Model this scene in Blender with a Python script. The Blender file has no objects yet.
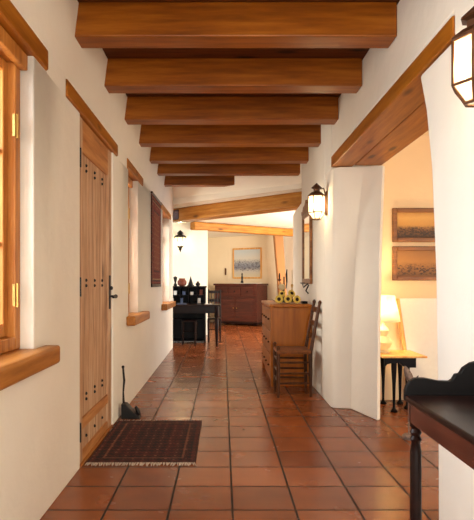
import bpy, bmesh, math, random
from mathutils import Vector, Matrix
random.seed(4)
S = bpy.context.scene
COL = S.collection
PI = math.pi
F = 541.0            # focal length in pixels
# ------------------------------------------------------------------ camera
cd = bpy.data.cameras.new('camera'); cam = bpy.data.objects.new('camera', cd); COL.objects.link(cam)
cam.location = (0, 0, 1.15); cam.rotation_euler = (PI/2, 0, 0)
cd.sensor_fit = 'VERTICAL'; cd.sensor_height = 24.0; cd.lens = F/520*24.0
cd.shift_x = 14/520; cd.shift_y = 23/520; cd.clip_start = 0.05
S.camera = cam
# ------------------------------------------------------------------ world, lights, exposure
W = bpy.data.worlds.new('sky'); S.world = W; W.use_nodes = True
bg = W.node_tree.nodes['Background']; bg.inputs[0].default_value = (0.80, 0.90, 1.0, 1); bg.inputs[1].default_value = 1.6
S.view_settings.view_transform = 'Standard'; S.view_settings.look = 'None'
S.view_settings.gamma = 1; S.view_settings.use_curve_mapping = False
S.view_settings.exposure = 0.68
def area(name, loc, aim, sx, sy, power, col):
    l = bpy.data.lights.new(name, 'AREA'); l.shape = 'RECTANGLE'; l.size = sx; l.size_y = sy
    l.energy = power; l.color = col
    o = bpy.data.objects.new(name, l); COL.objects.link(o); o.location = loc
    o.rotation_euler = (Vector(aim)-Vector(loc)).to_track_quat('-Z', 'Y').to_euler()
    return o
def point(name, loc, power, col, r=0.03):
    l = bpy.data.lights.new(name, 'POINT'); l.energy = power; l.color = col; l.shadow_soft_size = r
    o = bpy.data.objects.new(name, l); COL.objects.link(o); o.location = loc
    return o
WARM = (1.0, 0.80, 0.56)
area('fill_behind_right', (0.75, -1.7, 1.3), (-0.9, 2.6, 1.0), 0.9, 1.9, 56, (1.0, 0.90, 0.74))  # added fill behind the camera, brightens the near left wall
area('fill_behind_left', (-0.6, -1.9, 1.1), (0.9, 4.5, 1.3), 0.9, 1.6, 9, (1.0, 0.90, 0.76))  # weaker fill added behind the camera for the right side
area('daylight_window_near', (-1.75, 1.9, 1.6), (0.5, 2.0, 0.6), 1.2, 1.4, 62, (0.86, 0.93, 1.0))
area('daylight_window_middle', (-1.75, 5.45, 1.6), (0.5, 5.6, 0.6), 0.8, 1.4, 78, (1.0, 0.94, 0.84))
area('daylight_window_end', (-1.75, 8.4, 1.6), (0.5, 8.4, 0.6), 1.0, 1.4, 55, (1.0, 0.90, 0.76))
area('far_room_fill', (3.0, 9.9, 1.3), (1.2, 15, 1.2), 1.8, 1.8, 170, (1.0, 0.88, 0.70))  # unseen fill lamp added to brighten the far wall
area('side_room_fill', (3.8, 1.8, 1.4), (1.6, 5.2, 0.9), 1.6, 1.6, 50, (1.0, 0.88, 0.72))  # warm fill lamp added out of view in the side room
# ------------------------------------------------------------------ materials
def srgb(r, g, b):
    f = lambda c: (c/255/12.92) if c/255 <= 0.04045 else ((c/255+0.055)/1.055)**2.4
    return (f(r), f(g), f(b), 1)
def newmat(name):
    m = bpy.data.materials.new(name); m.use_nodes = True
    nt = m.node_tree; return m, nt, nt.nodes['Principled BSDF']
def coords(nt, scale=(1,1,1), loc=(0,0,0)):
    tc = nt.nodes.new('ShaderNodeTexCoord'); mp = nt.nodes.new('ShaderNodeMapping')
    mp.inputs['Scale'].default_value = scale; mp.inputs['Location'].default_value = loc
    nt.links.new(tc.outputs['Object'], mp.inputs['Vector']); return mp.outputs[0]
def noise(nt, vec, sc, det=4, rough=0.6):
    n = nt.nodes.new('ShaderNodeTexNoise'); n.inputs['Scale'].default_value = sc
    n.inputs['Detail'].default_value = det; n.inputs['Roughness'].default_value = rough
    nt.links.new(vec, n.inputs['Vector']); return n.outputs['Fac']
def ramp(nt, fac, stops, const=False):
    r = nt.nodes.new('ShaderNodeValToRGB'); e = r.color_ramp.elements
    while len(e) < len(stops): e.new(0.5)
    for i, (p, c) in enumerate(stops): e[i].position = p; e[i].color = c
    if const: r.color_ramp.interpolation = 'CONSTANT'
    nt.links.new(fac, r.inputs[0]); return r.outputs[0]
def bump(nt, p, h, strength, dist=0.01):
    b = nt.nodes.new('ShaderNodeBump'); b.inputs['Strength'].default_value = strength; b.inputs['Distance'].default_value = dist
    nt.links.new(h, b.inputs['Height']); nt.links.new(b.outputs[0], p.inputs['Normal'])
def math_(nt, op, a, b=None):
    n = nt.nodes.new('ShaderNodeMath'); n.operation = op
    for i, v in enumerate((a, b)):
        if v is None: continue
        if isinstance(v, (int, float)): n.inputs[i].default_value = v
        else: nt.links.new(v, n.inputs[i])
    return n.outputs[0]
def wood(name, dark, mid, light, axis='X', rough=0.45, sc=1.0, knots=True):
    m, nt, p = newmat(name)
    s = {'X': (1.2, 14, 14), 'Y': (14, 1.2, 14), 'Z': (14, 14, 1.2)}[axis]
    v = coords(nt, tuple(k*sc for k in s))
    f = noise(nt, v, 1.6, 6, 0.62)
    c = ramp(nt, f, [(0.30, dark), (0.5, mid), (0.72, light)])
    if knots:
        ks = {'X': (1.6, 5, 5), 'Y': (5, 1.6, 5), 'Z': (5, 5, 1.6)}[axis]
        vo = nt.nodes.new('ShaderNodeTexVoronoi'); vo.inputs['Scale'].default_value = 1.0
        nt.links.new(coords(nt, ks, (3.1, 1.7, 0.4)), vo.inputs['Vector'])
        kf = ramp(nt, vo.outputs['Distance'], [(0.07, (1,1,1,1)), (0.16, (0,0,0,1))])
        mx = nt.nodes.new('ShaderNodeMixRGB'); nt.links.new(kf, mx.inputs[0]); nt.links.new(c, mx.inputs[1])
        mx.inputs[2].default_value = tuple(k*0.45 for k in dark[:3])+(1,)
        c = mx.outputs[0]
    nt.links.new(c, p.inputs['Base Color']); p.inputs['Roughness'].default_value = rough
    p.inputs['Specular IOR Level'].default_value = 0.3
    bump(nt, p, f, 0.25, 0.004)
    return m
def plain(name, col, rough=0.6, metal=0.0, var=0.12, sc=30, bmp=0.1):
    m, nt, p = newmat(name); f = noise(nt, coords(nt), sc, 3)
    lo = tuple(c*(1-var) for c in col[:3])+(1,); hi = tuple(min(1, c*(1+var)) for c in col[:3])+(1,)
    nt.links.new(ramp(nt, f, [(0.3, lo), (0.7, hi)]), p.inputs['Base Color'])
    p.inputs['Roughness'].default_value = rough; p.inputs['Metallic'].default_value = metal
    if bmp: bump(nt, p, f, bmp, 0.003)
    return m
def plaster(name, col):
    m, nt, p = newmat(name); v = coords(nt)
    f = noise(nt, v, 1.3, 3); g = noise(nt, v, 9, 5)
    lo = tuple(c*0.95 for c in col[:3])+(1,)
    nt.links.new(ramp(nt, f, [(0.35, lo), (0.65, col)]), p.inputs['Base Color'])
    p.inputs['Roughness'].default_value = 0.85
    h = math_(nt, 'ADD', math_(nt, 'MULTIPLY', f, 4.0), g)
    bump(nt, p, h, 0.35, 0.012)
    return m
M = {}
M['plaster'] = plaster('cream_plaster', srgb(244, 237, 222))
M['plaster_peach'] = plaster('peach_plaster', srgb(238, 208, 166))
M['corner_shade'] = plaster('peach_corner_shade', srgb(186, 132, 84))  # darker plaster tone, shade of the far wall corner put into the colour
M['plaster_warm'] = plaster('warm_plaster', srgb(240, 222, 192))
M['beam'] = wood('beam_wood', srgb(112, 56, 6), srgb(140, 76, 10), srgb(164, 96, 22), 'X', 0.42)
M['beam_light'] = wood('peeled_beam_wood', srgb(140, 84, 24), srgb(178, 118, 44), srgb(200, 144, 68), 'X', 0.5)
M['lintel'] = wood('lintel_wood', srgb(134, 74, 12), srgb(164, 98, 22), srgb(184, 118, 38), 'Y', 0.45)
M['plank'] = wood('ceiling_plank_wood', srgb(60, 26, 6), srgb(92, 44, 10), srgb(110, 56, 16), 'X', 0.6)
M['door'] = wood('door_wood', srgb(126, 84, 56), srgb(190, 148, 112), srgb(214, 182, 150), 'Z', 0.6)
M['doorrail'] = wood('door_rail_wood', srgb(150, 92, 46), srgb(186, 124, 68), srgb(206, 148, 90), 'Y', 0.55)
M['frame'] = wood('window_frame_wood', srgb(140, 80, 30), srgb(180, 112, 46), srgb(206, 142, 70), 'Z', 0.45, knots=False)
M['sill'] = wood('window_sill_wood', srgb(140, 80, 24), srgb(170, 106, 40), srgb(190, 128, 58), 'Y', 0.42, knots=False)
M['darkwood'] = wood('dark_walnut', srgb(14, 7, 6), srgb(30, 15, 12), srgb(40, 20, 15), 'X', 0.3, knots=False)
for _n in M['darkwood'].node_tree.nodes:
    if _n.type == 'BUMP': _n.inputs['Strength'].default_value = 0.03
M['darkwood'].node_tree.nodes['Principled BSDF'].inputs['Specular IOR Level'].default_value = 0.15
M['console'] = wood('console_mahogany', srgb(40, 18, 12), srgb(70, 33, 23), srgb(96, 50, 34), 'Y', 0.25, knots=False)
M['blackwood'] = plain('black_painted_wood', srgb(12, 9, 11), 0.4, bmp=0)
M['blackwood'].node_tree.nodes['Principled BSDF'].inputs['Specular IOR Level'].default_value = 0.12
M['cabinet'] = wood('cabinet_mahogany', srgb(40, 14, 9), srgb(70, 28, 18), srgb(92, 42, 27), 'X', 0.35, knots=False)
M['dresser'] = wood('dresser_wood', srgb(144, 78, 4), srgb(164, 92, 6), srgb(178, 104, 14), 'Z', 0.4, knots=False)
M['chair'] = wood('chair_wood', srgb(40, 20, 6), srgb(76, 40, 12), srgb(100, 56, 20), 'Z', 0.4, knots=False)
M['rush'] = plain('woven_rush', srgb(120, 66, 22), 0.8, var=0.4, sc=60, bmp=0.6)
M['iron'] = plain('black_iron', srgb(26, 24, 24), 0.5, 0.4)
M['copper'] = plain('aged_copper', srgb(92, 58, 34), 0.45, 0.6)
M['brass'] = plain('brass', srgb(190, 150, 80), 0.35, 0.6)
M['white'] = plain('white_paper', srgb(236, 232, 222), 0.7, var=0.02, bmp=0)
M['gold'] = wood('gilt_wood', srgb(190, 130, 60), srgb(220, 164, 90), srgb(236, 190, 120), 'Z', 0.4, knots=False)
M['picframe'] = wood('picture_frame_wood', srgb(86, 50, 22), srgb(126, 78, 34), srgb(150, 98, 48), 'X', 0.4, knots=False)
M['petal'] = plain('sunflower_petal', srgb(226, 196, 90), 0.6)
M['seed'] = plain('sunflower_centre', srgb(44, 24, 14), 0.9)
M['leaf'] = plain('green_leaf', srgb(66, 74, 30), 0.6)
M['ceramic'] = plain('cream_ceramic', srgb(226, 206, 160), 0.3)
M['blue'] = plain('blue_grey_cloth', srgb(84, 98, 130), 0.7)
M['fringe'] = plain('cream_fringe', srgb(206, 188, 170), 0.9, var=0.3, sc=120)
M['earth'] = plain('desert_earth', srgb(196, 170, 130), 0.95)
M['clay'] = plain('red_clay', srgb(120, 56, 34), 0.6)
M['driftwood'] = plain('mottled_driftwood', srgb(124, 104, 92), 0.8, var=0.5, sc=50)
M['candle'] = plain('pale_candle_wax', srgb(232, 222, 196), 0.5)
def m_floor():
    m, nt, p = newmat('saltillo_tile'); T = 0.32
    v = coords(nt, (1,1,1), (0.272+6.4, -3.38+6.4, 0))
    b = nt.nodes.new('ShaderNodeTexBrick'); b.offset = 0.0; b.squash = 1.0
    for k, x in (('Scale', 1.0), ('Mortar Size', 0.0068), ('Mortar Smooth', 0.25), ('Bias', 0.0), ('Brick Width', T), ('Row Height', T)):
        b.inputs[k].default_value = x
    b.inputs['Color1'].default_value = srgb(126, 66, 32); b.inputs['Color2'].default_value = srgb(160, 90, 48)
    b.inputs['Mortar'].default_value = srgb(44, 24, 14)
    nt.links.new(v, b.inputs['Vector'])
    n1 = noise(nt, v, 4, 3, 0.5)
    mix = nt.nodes.new('ShaderNodeMixRGB'); mix.blend_type = 'MULTIPLY'; mix.inputs[0].default_value = 1.0
    nt.links.new(b.outputs['Color'], mix.inputs[1])
    nt.links.new(ramp(nt, n1, [(0.3, (0.78, 0.74, 0.70, 1)), (0.7, (1.08, 1.05, 1.0, 1))]), mix.inputs[2])
    nt.links.new(mix.outputs[0], p.inputs['Base Color'])
    rr = nt.nodes.new('ShaderNodeMapRange'); rr.inputs['To Min'].default_value = 0.16; rr.inputs['To Max'].default_value = 0.34
    nt.links.new(noise(nt, v, 3.5, 3), rr.inputs[0]); 
    rm = math_(nt, 'ADD', rr.outputs[0], math_(nt, 'MULTIPLY', b.outputs['Fac'], 0.4))
    nt.links.new(rm, p.inputs['Roughness'])
    h = math_(nt, 'SUBTRACT', math_(nt, 'MULTIPLY', noise(nt, v, 2.2, 0, 0.4), 0.3), b.outputs['Fac'])
    p.inputs['Specular IOR Level'].default_value = 0.42
    bump(nt, p, h, 0.3, 0.004)
    return m
M['floor'] = m_floor()
def m_glass(name, tint=(1,1,1,1), gl=0.08, tr=0.0):
    m = bpy.data.materials.new(name); m.use_nodes = True; nt = m.node_tree; nt.nodes.clear()
    o = nt.nodes.new('ShaderNodeOutputMaterial'); t = nt.nodes.new('ShaderNodeBsdfTransparent'); t.inputs[0].default_value = tint
    g = nt.nodes.new('ShaderNodeBsdfGlossy'); g.inputs['Roughness'].default_value = 0.03
    mx = nt.nodes.new('ShaderNodeMixShader'); mx.inputs[0].default_value = gl
    nt.links.new(t.outputs[0], mx.inputs[1]); nt.links.new(g.outputs[0], mx.inputs[2]); out = mx.outputs[0]
    if tr:
        tl = nt.nodes.new('ShaderNodeBsdfTranslucent'); tl.inputs[0].default_value = (1, 0.96, 0.88, 1)
        m2 = nt.nodes.new('ShaderNodeMixShader'); m2.inputs[0].default_value = tr
        nt.links.new(out, m2.inputs[1]); nt.links.new(tl.outputs[0], m2.inputs[2]); out = m2.outputs[0]
    nt.links.new(out, o.inputs[0]); return m
M['glass'] = m_glass('window_glass')
M['seedglass'] = m_glass('frosted_lantern_glass', (1, 0.96, 0.88, 1), 0.05, 0.28)
def m_emit(name, col, s):
    m, nt, p = newmat(name); p.inputs['Base Color'].default_value = col
    p.inputs['Emission Color'].default_value = col; p.inputs['Emission Strength'].default_value = s; return m
M['bulb'] = m_emit('lit_bulb', (1, 0.86, 0.6, 1), 9)
def m_shade():
    m, nt, p = newmat('lamp_shade_linen'); p.inputs['Base Color'].default_value = (0.9, 0.84, 0.7, 1)
    tl = nt.nodes.new('ShaderNodeBsdfTranslucent'); tl.inputs[0].default_value = (0.95, 0.88, 0.72, 1)
    mx = nt.nodes.new('ShaderNodeMixShader'); mx.inputs[0].default_value = 0.6
    o = nt.nodes['Material Output']; nt.links.new(p.outputs[0], mx.inputs[1]); nt.links.new(tl.outputs[0], mx.inputs[2])
    nt.links.new(mx.outputs[0], o.inputs[0]); return m
M['shade'] = m_shade()
def axis_uv(nt, ax, lo, hi):
    tc = nt.nodes.new('ShaderNodeTexCoord'); s = nt.nodes.new('ShaderNodeSeparateXYZ')
    nt.links.new(tc.outputs['Object'], s.inputs[0])
    mr = nt.nodes.new('ShaderNodeMapRange'); mr.inputs[1].default_value = lo; mr.inputs[2].default_value = hi
    nt.links.new(s.outputs[ax], mr.inputs[0]); return mr.outputs[0]
def m_textile(name, ax1, r1, ax2, r2, pal, msc):
    """woven pattern: nested border bands around a field of small lozenges"""
    m, nt, p = newmat(name)
    def edge(ax, r):
        u = axis_uv(nt, ax, r[0], r[1])
        a = math_(nt, 'ABSOLUTE', math_(nt, 'SUBTRACT', u, 0.5))
        return math_(nt, 'MULTIPLY', math_(nt, 'SUBTRACT', 0.5, a), abs(r[1]-r[0]))
    e = math_(nt, 'MINIMUM', edge(ax1, r1), edge(ax2, r2))
    e = math_(nt, 'ADD', e, math_(nt, 'MULTIPLY', noise(nt, coords(nt), 60, 1), 0.01))
    band = ramp(nt, math_(nt, 'MULTIPLY', e, 4.0), pal['bands'], True)
    vo = nt.nodes.new('ShaderNodeTexVoronoi'); vo.distance = 'MANHATTAN'; vo.inputs['Scale'].default_value = msc
    vo.inputs['Randomness'].default_value = 0.25
    nt.links.new(coords(nt), vo.inputs['Vector'])
    mo = ramp(nt, vo.outputs['Distance'], [(0.0, pal['m1']), (0.22, pal['m2']), (0.42, pal['m3']), (0.6, pal['m2'])], True)
    mx = nt.nodes.new('ShaderNodeMixRGB'); mx.inputs[0].default_value = 0.5
    nt.links.new(band, mx.inputs[1]); nt.links.new(mo, mx.inputs[2])
    nt.links.new(mx.outputs[0], p.inputs['Base Color']); p.inputs['Roughness'].default_value = 0.95
    bump(nt, p, noise(nt, coords(nt), 250, 2), 0.5, 0.003); return m
def m_landscape(name, stops, zlo, zhi, blot, sc, thr=0.55, zone=(0.15, 0.5)):
    """painted scene: horizontal bands of sky, trees and ground with clumps of brushwork"""
    m, nt, p = newmat(name); z = axis_uv(nt, 2, zlo, zhi)
    v = coords(nt, (1, 1, 1.4)); n = noise(nt, v, sc, 6, 0.7)
    zz = math_(nt, 'ADD', z, math_(nt, 'MULTIPLY', math_(nt, 'SUBTRACT', n, 0.5), 0.25))
    c = ramp(nt, zz, stops)
    k = ramp(nt, noise(nt, v, sc*1.6, 6, 0.7), [(thr-0.05, (0,0,0,1)), (thr+0.05, (1,1,1,1))])
    inz = ramp(nt, z, [(max(zone[0]-0.05, 0), (0,0,0,1)), (zone[0]+0.05, (1,1,1,1)), (zone[1]-0.05, (1,1,1,1)), (zone[1]+0.08, (0,0,0,1))])
    mx = nt.nodes.new('ShaderNodeMixRGB'); nt.links.new(math_(nt, 'MULTIPLY', k, inz), mx.inputs[0])
    nt.links.new(c, mx.inputs[1]); mx.inputs[2].default_value = blot
    nt.links.new(mx.outputs[0], p.inputs['Base Color']); p.inputs['Roughness'].default_value = 0.6; return m
# ------------------------------------------------------------------ helpers
def root_of(o):
    while o.parent: o = o.parent
    return o
class MB:
    def __init__(s): s.bm = bmesh.new()
    def poly(s, pts, faces):
        vs = [s.bm.verts.new(p) for p in pts]
        for f in faces:
            try: s.bm.faces.new([vs[i] for i in f])
            except ValueError: pass
        return s
    def hexa(s, p):  # 8 points: bottom four then top four, counter-clockwise
        return s.poly(p, [(0,3,2,1),(4,5,6,7),(0,1,5,4),(1,2,6,5),(2,3,7,6),(3,0,4,7)])
    def box(s, x0, x1, y0, y1, z0, z1):
        return s.hexa([(x0,y0,z0),(x1,y0,z0),(x1,y1,z0),(x0,y1,z0),(x0,y0,z1),(x1,y0,z1),(x1,y1,z1),(x0,y1,z1)])
    def prism(s, pts, axis, a, b):
        """closed outline extruded along an axis; pts are the other two coordinates in order"""
        def P(q, t):
            if axis == 'X': return (t, q[0], q[1])
            if axis == 'Y': return (q[0], t, q[1])
            return (q[0], q[1], t)
        n = len(pts)
        s.poly([P(q, a) for q in pts]+[P(q, b) for q in pts],
               [tuple(range(n-1, -1, -1)), tuple(range(n, 2*n))]+[(i, (i+1) % n, n+(i+1) % n, n+i) for i in range(n)])
        return s
    def loft(s, rings, cap=True):
        n = len(rings[0]); pts = [p for r in rings for p in r]; fs = []
        for k in range(len(rings)-1):
            for i in range(n): fs.append((k*n+i, k*n+(i+1) % n, (k+1)*n+(i+1) % n, (k+1)*n+i))
        if cap: fs += [tuple(range(n-1, -1, -1)), tuple(range((len(rings)-1)*n, len(rings)*n))]
        return s.poly(pts, fs)
    def tube(s, pts, rad, n=8):
        pts = [Vector(p) for p in pts]
        if not isinstance(rad, (list, tuple)): rad = [rad]*len(pts)
        rings = []
        for i, p in enumerate(pts):
            d = (pts[min(i+1, len(pts)-1)]-pts[max(i-1, 0)]).normalized()
            up = Vector((0, 0, 1)) if abs(d.z) < 0.9 else Vector((1, 0, 0))
            a = d.cross(up).normalized(); b = d.cross(a)
            rings.append([p+(a*math.cos(t)+b*math.sin(t))*rad[i] for t in [2*PI*k/n for k in range(n)]])
        return s.loft(rings)
    def lathe(s, c, prof, n=16, rot=0.0):
        """profile of (radius, z) around the vertical through c"""
        return s.loft([[(c[0]+r*math.cos(rot+2*PI*k/n), c[1]+r*math.sin(rot+2*PI*k/n), c[2]+z) for k in range(n)] for r, z in prof])
    def ball(s, c, r, n=12, sq=(1,1,1)):
        rr = r if not isinstance(r, tuple) else 1
        prof = [(math.sin(PI*(i+0.02)/(6.04))*rr, -math.cos(PI*(i+0.02)/6.04)*rr) for i in range(7)]
        return s.loft([[(c[0]+q*sq[0]*math.cos(2*PI*k/n), c[1]+q*sq[1]*math.sin(2*PI*k/n), c[2]+z*sq[2]) for k in range(n)] for q, z in prof])
    def rot(s, c, ang, axis='Z'):
        bmesh.ops.rotate(s.bm, cent=c, matrix=Matrix.Rotation(ang, 3, axis), verts=s.bm.verts); return s
    def build(s, name, mat, parent=None, bevel=0.0, seg=2, smooth=False, base=None):
        bmesh.ops.recalc_face_normals(s.bm, faces=s.bm.faces)
        if parent: o0 = Vector(root_of(parent).location)
        else:
            vs = [v.co for v in s.bm.verts]
            o0 = Vector(base) if base else Vector(((min(v.x for v in vs)+max(v.x for v in vs))/2, (min(v.y for v in vs)+max(v.y for v in vs))/2, min(v.z for v in vs)))
        for v in s.bm.verts: v.co -= o0
        me = bpy.data.meshes.new(name); s.bm.to_mesh(me); s.bm.free()
        me.materials.append(mat)
        o = bpy.data.objects.new(name, me); COL.objects.link(o)
        if parent: o.parent = parent
        else: o.location = o0
        if smooth:
            for f in me.polygons: f.use_smooth = True
            me.set_sharp_from_angle(angle=math.radians(40))
        if bevel:
            b = o.modifiers.new('bevel', 'BEVEL'); b.width = bevel; b.segments = seg; b.limit_method = 'ANGLE'; b.angle_limit = math.radians(35)
            b.use_clamp_overlap = True; b.harden_normals = smooth
        return o
def tag(o, label, cat, group=None):
    o['label'] = label; o['category'] = cat
    if group: o['group'] = group
    return o
def structure(o): o['kind'] = 'structure'; return o
def thing(name, loc, label=None, cat=None, group=None, rz=0):
    o = bpy.data.objects.new(name, None); COL.objects.link(o); o.location = loc; o.rotation_euler.z = rz
    o.empty_display_size = 0.1
    if label: tag(o, label, cat, group)
    return o
def copy_tree(o, parent=None):
    c = o.copy(); COL.objects.link(c)
    if parent: c.parent = parent
    for ch in list(o.children): copy_tree(ch, c)
    return c
# ------------------------------------------------------------------ setting: shell
structure(MB().box(-1.34, 4.2, -2.2, 17.8, -0.1, 0.0).build('floor', M['floor'], base=(0, 0, 0)))
structure(MB().box(-30, -1.34, -10, 25, -0.15, -0.05).build('ground', M['earth']))
def wall_grid(name, ys, zs, solid, x0, x1, mat, bevel=0.03):
    """wall slab between x0 and x1 with the cells solid(iy, iz) filled"""
    bm = bmesh.new(); V = {}
    def v(x, i, j):
        k = (x, i, j)
        if k not in V: V[k] = bm.verts.new((x, ys[i], zs[j]))
        return V[k]
    ny, nz = len(ys)-1, len(zs)-1
    sol = lambda i, j: 0 <= i < ny and 0 <= j < nz and solid((ys[i]+ys[i+1])/2, (zs[j]+zs[j+1])/2)
    for i in range(ny):
        for j in range(nz):
            if not sol(i, j): continue
            for x in (x0, x1): bm.faces.new([v(x, i, j), v(x, i+1, j), v(x, i+1, j+1), v(x, i, j+1)])
            for (di, dj, a, b) in ((-1, 0, (i, j), (i, j+1)), (1, 0, (i+1, j), (i+1, j+1)), (0, -1, (i, j), (i+1, j)), (0, 1, (i, j+1), (i+1, j+1))):
                if not sol(i+di, j+dj): bm.faces.new([v(x0, *a), v(x1, *a), v(x1, *b), v(x0, *b)])
    w = MB(); w.bm.free(); w.bm = bm
    return structure(w.build(name, mat, bevel=bevel, seg=4, smooth=True))
XL = -0.885
holes = [ # (y0, y1, z0, z1)
    (1.15, 2.53, 0.755, 2.215), (0.9, 2.73, 2.215, 2.325),
    (3.35, 4.36, 0.0, 2.205), (3.05, 4.53, 2.205, 2.31),
    (5.06, 5.64, 0.755, 2.215), (4.99, 5.97, 2.215, 2.31),
    (7.92, 8.95, 0.755, 2.215), (7.72, 9.15, 2.215, 2.31)]
ys = sorted(set([-2.2, 9.55]+[h[0] for h in holes]+[h[1] for h in holes]))
zs = sorted(set([0.0, 2.77]+[h[2] for h in holes]+[h[3] for h in holes]))
wl = wall_grid('wall_left', ys, zs, lambda y, z: not any(h[0] < y < h[1] and h[2] < z < h[3] for h in holes), XL-0.45, XL, M['plaster'])
for v in wl.data.vertices:      # the old wall leans in a little under the ceiling
    if (wl.location.z+v.co.z) > 2.7 and (wl.location.x+v.co.x) > XL-0.1: v.co.x += 0.055
# right side: near pier, header over the opening, far pier
XR = 1.0
def ring(pts, z): return [(x, y, z) for x, y in pts]
structure(MB().loft([ring([(1.0, -2.2), (1.44, -2.2), (1.44, y+0.0), (1.0, y)], z) for z, y in ((0, 2.53), (0.6, 2.535), (1.2, 2.56), (1.7, 2.61), (2.0, 2.68), (2.215, 2.77))])
    .build('wall_right_near', M['plaster'], bevel=0.03, seg=4, smooth=True))
structure(MB().prism([(-2.2, 2.215), (2.36, 2.215), (2.36, 2.325), (5.02, 2.325), (5.02, 2.77), (-2.2, 2.77)], 'X', 1.005, 1.44)
    .build('wall_right_header', M['plaster'], bevel=0.02, seg=3, smooth=True))
def L(a, b, t): return [(p[0]+(q[0]-p[0])*t, p[1]+(q[1]-p[1])*t) for p, q in zip(a, b)]
base = [(0.995, 5.03), (1.005, 4.98), (1.04, 4.95), (1.165, 4.93), (1.285, 4.51), (1.32, 4.54), (1.40, 5.32), (0.995, 5.32)]
top = [(1.005, 5.06), (1.02, 4.99), (1.07, 4.95), (1.28, 4.93), (1.45, 4.89), (1.475, 4.93), (1.475, 5.32), (1.005, 5.32)]
w = MB().loft([ring(L(base, top, t), 2.215*z) for z, t in ((0, 0), (0.35, 0.12), (0.6, 0.34), (0.8, 0.62), (1.0, 1.0))])
w.prism([(5.02, 2.2), (5.32, 2.2), (5.32, 2.77), (5.02, 2.77)], 'X', 1.0, 1.44)
w.prism([(5.3, 0), (7.7, 0), (7.7, 2.12), (7.55, 2.14), (6.87, 2.17), (6.85, 2.20), (6.85, 2.77), (5.3, 2.77)], 'X', 0.995, 1.44)
structure(w.build('wall_right', M['plaster'], bevel=0.012, seg=2, smooth=True))
# side room
structure(MB().box(1.40, 4.2, 5.32, 5.6, 0, 2.6).build('wall_side_room', M['plaster_peach']))
structure(MB().box(4.2, 4.4, -2.2, 5.6, 0, 2.6).build('wall_side_room_end', M['plaster_warm']))
structure(MB().box(1.44, 4.4, -2.2, 5.6, 2.6, 2.7).build('ceiling_side_room', M['plaster_warm']))
# far room
structure(MB().box(-3.2, -0.345, 11.98, 12.15, 0, 2.5).build('wall_desk', M['plaster']))
structure(MB().box(-0.80, -0.50, 12.0, 17.0, 0, 2.5).build('wall_far_left', M['plaster']))
fw = lambda X: 15.25-0.577*(X-1.15)
structure(MB().prism([(-0.7, fw(-0.7)), (1.49, fw(1.49)), (1.6, fw(1.49)+0.3), (-0.7, fw(-0.7)+0.4)], 'Z', 0, 2.5).build('wall_far', M['plaster_warm']))
structure(MB().prism([(1.49, fw(1.49)), (3.6, 11.6), (3.8, 11.8), (1.6, fw(1.49)+0.3)], 'Z', 0, 2.5).build('wall_far_right', M['plaster']))
structure(MB().box(-3.2, 4.2, 9.7, 17.8, 2.50, 2.6).build('ceiling_far', M['plaster']))
structure(MB().prism([(-1.34, 9.7), (1.6, 7.3), (4.2, 7.3), (4.2, 9.72), (-1.34, 9.72)], 'Z', 2.50, 2.6).build('ceiling_bend', M['plaster']))
# sloping plaster cove above the first angled beam
bl = lambda X, y0: y0-0.878*(X+0.9)
structure(MB().hexa([(-1.34, bl(-1.34, 9.68), 2.489), (1.7, bl(1.7, 9.68), 2.489), (1.7, bl(1.7, 9.68)+0.5, 2.489), (-1.34, bl(-1.34, 9.68)+0.5, 2.489),
    (-1.34, bl(-1.34, 8.87), 2.775), (1.7, bl(1.7, 8.87), 2.775), (1.7, bl(1.7, 9.68)+0.5, 2.775), (-1.34, bl(-1.34, 9.68)+0.5, 2.775)]).build('wall_cove', M['plaster']))
# added tapered slab, its darker peach imitates shading at the far wall corner
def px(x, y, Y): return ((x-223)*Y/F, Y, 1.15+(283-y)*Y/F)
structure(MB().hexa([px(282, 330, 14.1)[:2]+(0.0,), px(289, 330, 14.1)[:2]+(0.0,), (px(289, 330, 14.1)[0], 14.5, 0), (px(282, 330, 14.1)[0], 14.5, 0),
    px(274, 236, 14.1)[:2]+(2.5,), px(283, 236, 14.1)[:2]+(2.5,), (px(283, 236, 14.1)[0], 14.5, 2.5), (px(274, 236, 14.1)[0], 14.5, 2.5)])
    .build('wall_corner_shade', M['corner_shade'], bevel=0.03))
# plank ceiling of the hall
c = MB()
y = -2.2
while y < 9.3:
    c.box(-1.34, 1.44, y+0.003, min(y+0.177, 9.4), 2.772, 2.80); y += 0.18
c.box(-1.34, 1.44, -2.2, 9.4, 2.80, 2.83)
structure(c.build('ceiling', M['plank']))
# ------------------------------------------------------------------ beams and lintels
ordn = ['nearest', 'second', 'third', 'fourth', 'fifth', 'sixth']
for i, d in enumerate([2.49, 3.28, 4.06, 4.86, 5.66, 6.45, 7.18]):
    xr = XR+0.003
    b = MB().box(XL+0.002, xr, d-0.165, d, 2.57, 2.771).build('ceiling_beam', M['beam'], bevel=0.008)
    b.location.x += 0
    if i == 0: b['label'] = 'orange-brown ceiling beam just over the viewer, cut off by the top edge'
    else: b['label'] = 'square orange-brown ceiling beam over the hall, %s of the full-width beams in view' % ordn[i-1]
    b['category'] = 'beam'; b['group'] = 'square beams across the hall ceiling'
b = MB().prism([(XL+0.002, 7.84), (0.17, 7.84), (0.02, 8.0), (XL+0.002, 8.0)], 'Z', 2.57, 2.771).build('ceiling_beam', M['beam'], bevel=0.008)
tag(b, 'short orange-brown beam behind the full-width beams, its right end buried in white plaster', 'beam', 'square beams across the hall ceiling')
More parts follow.
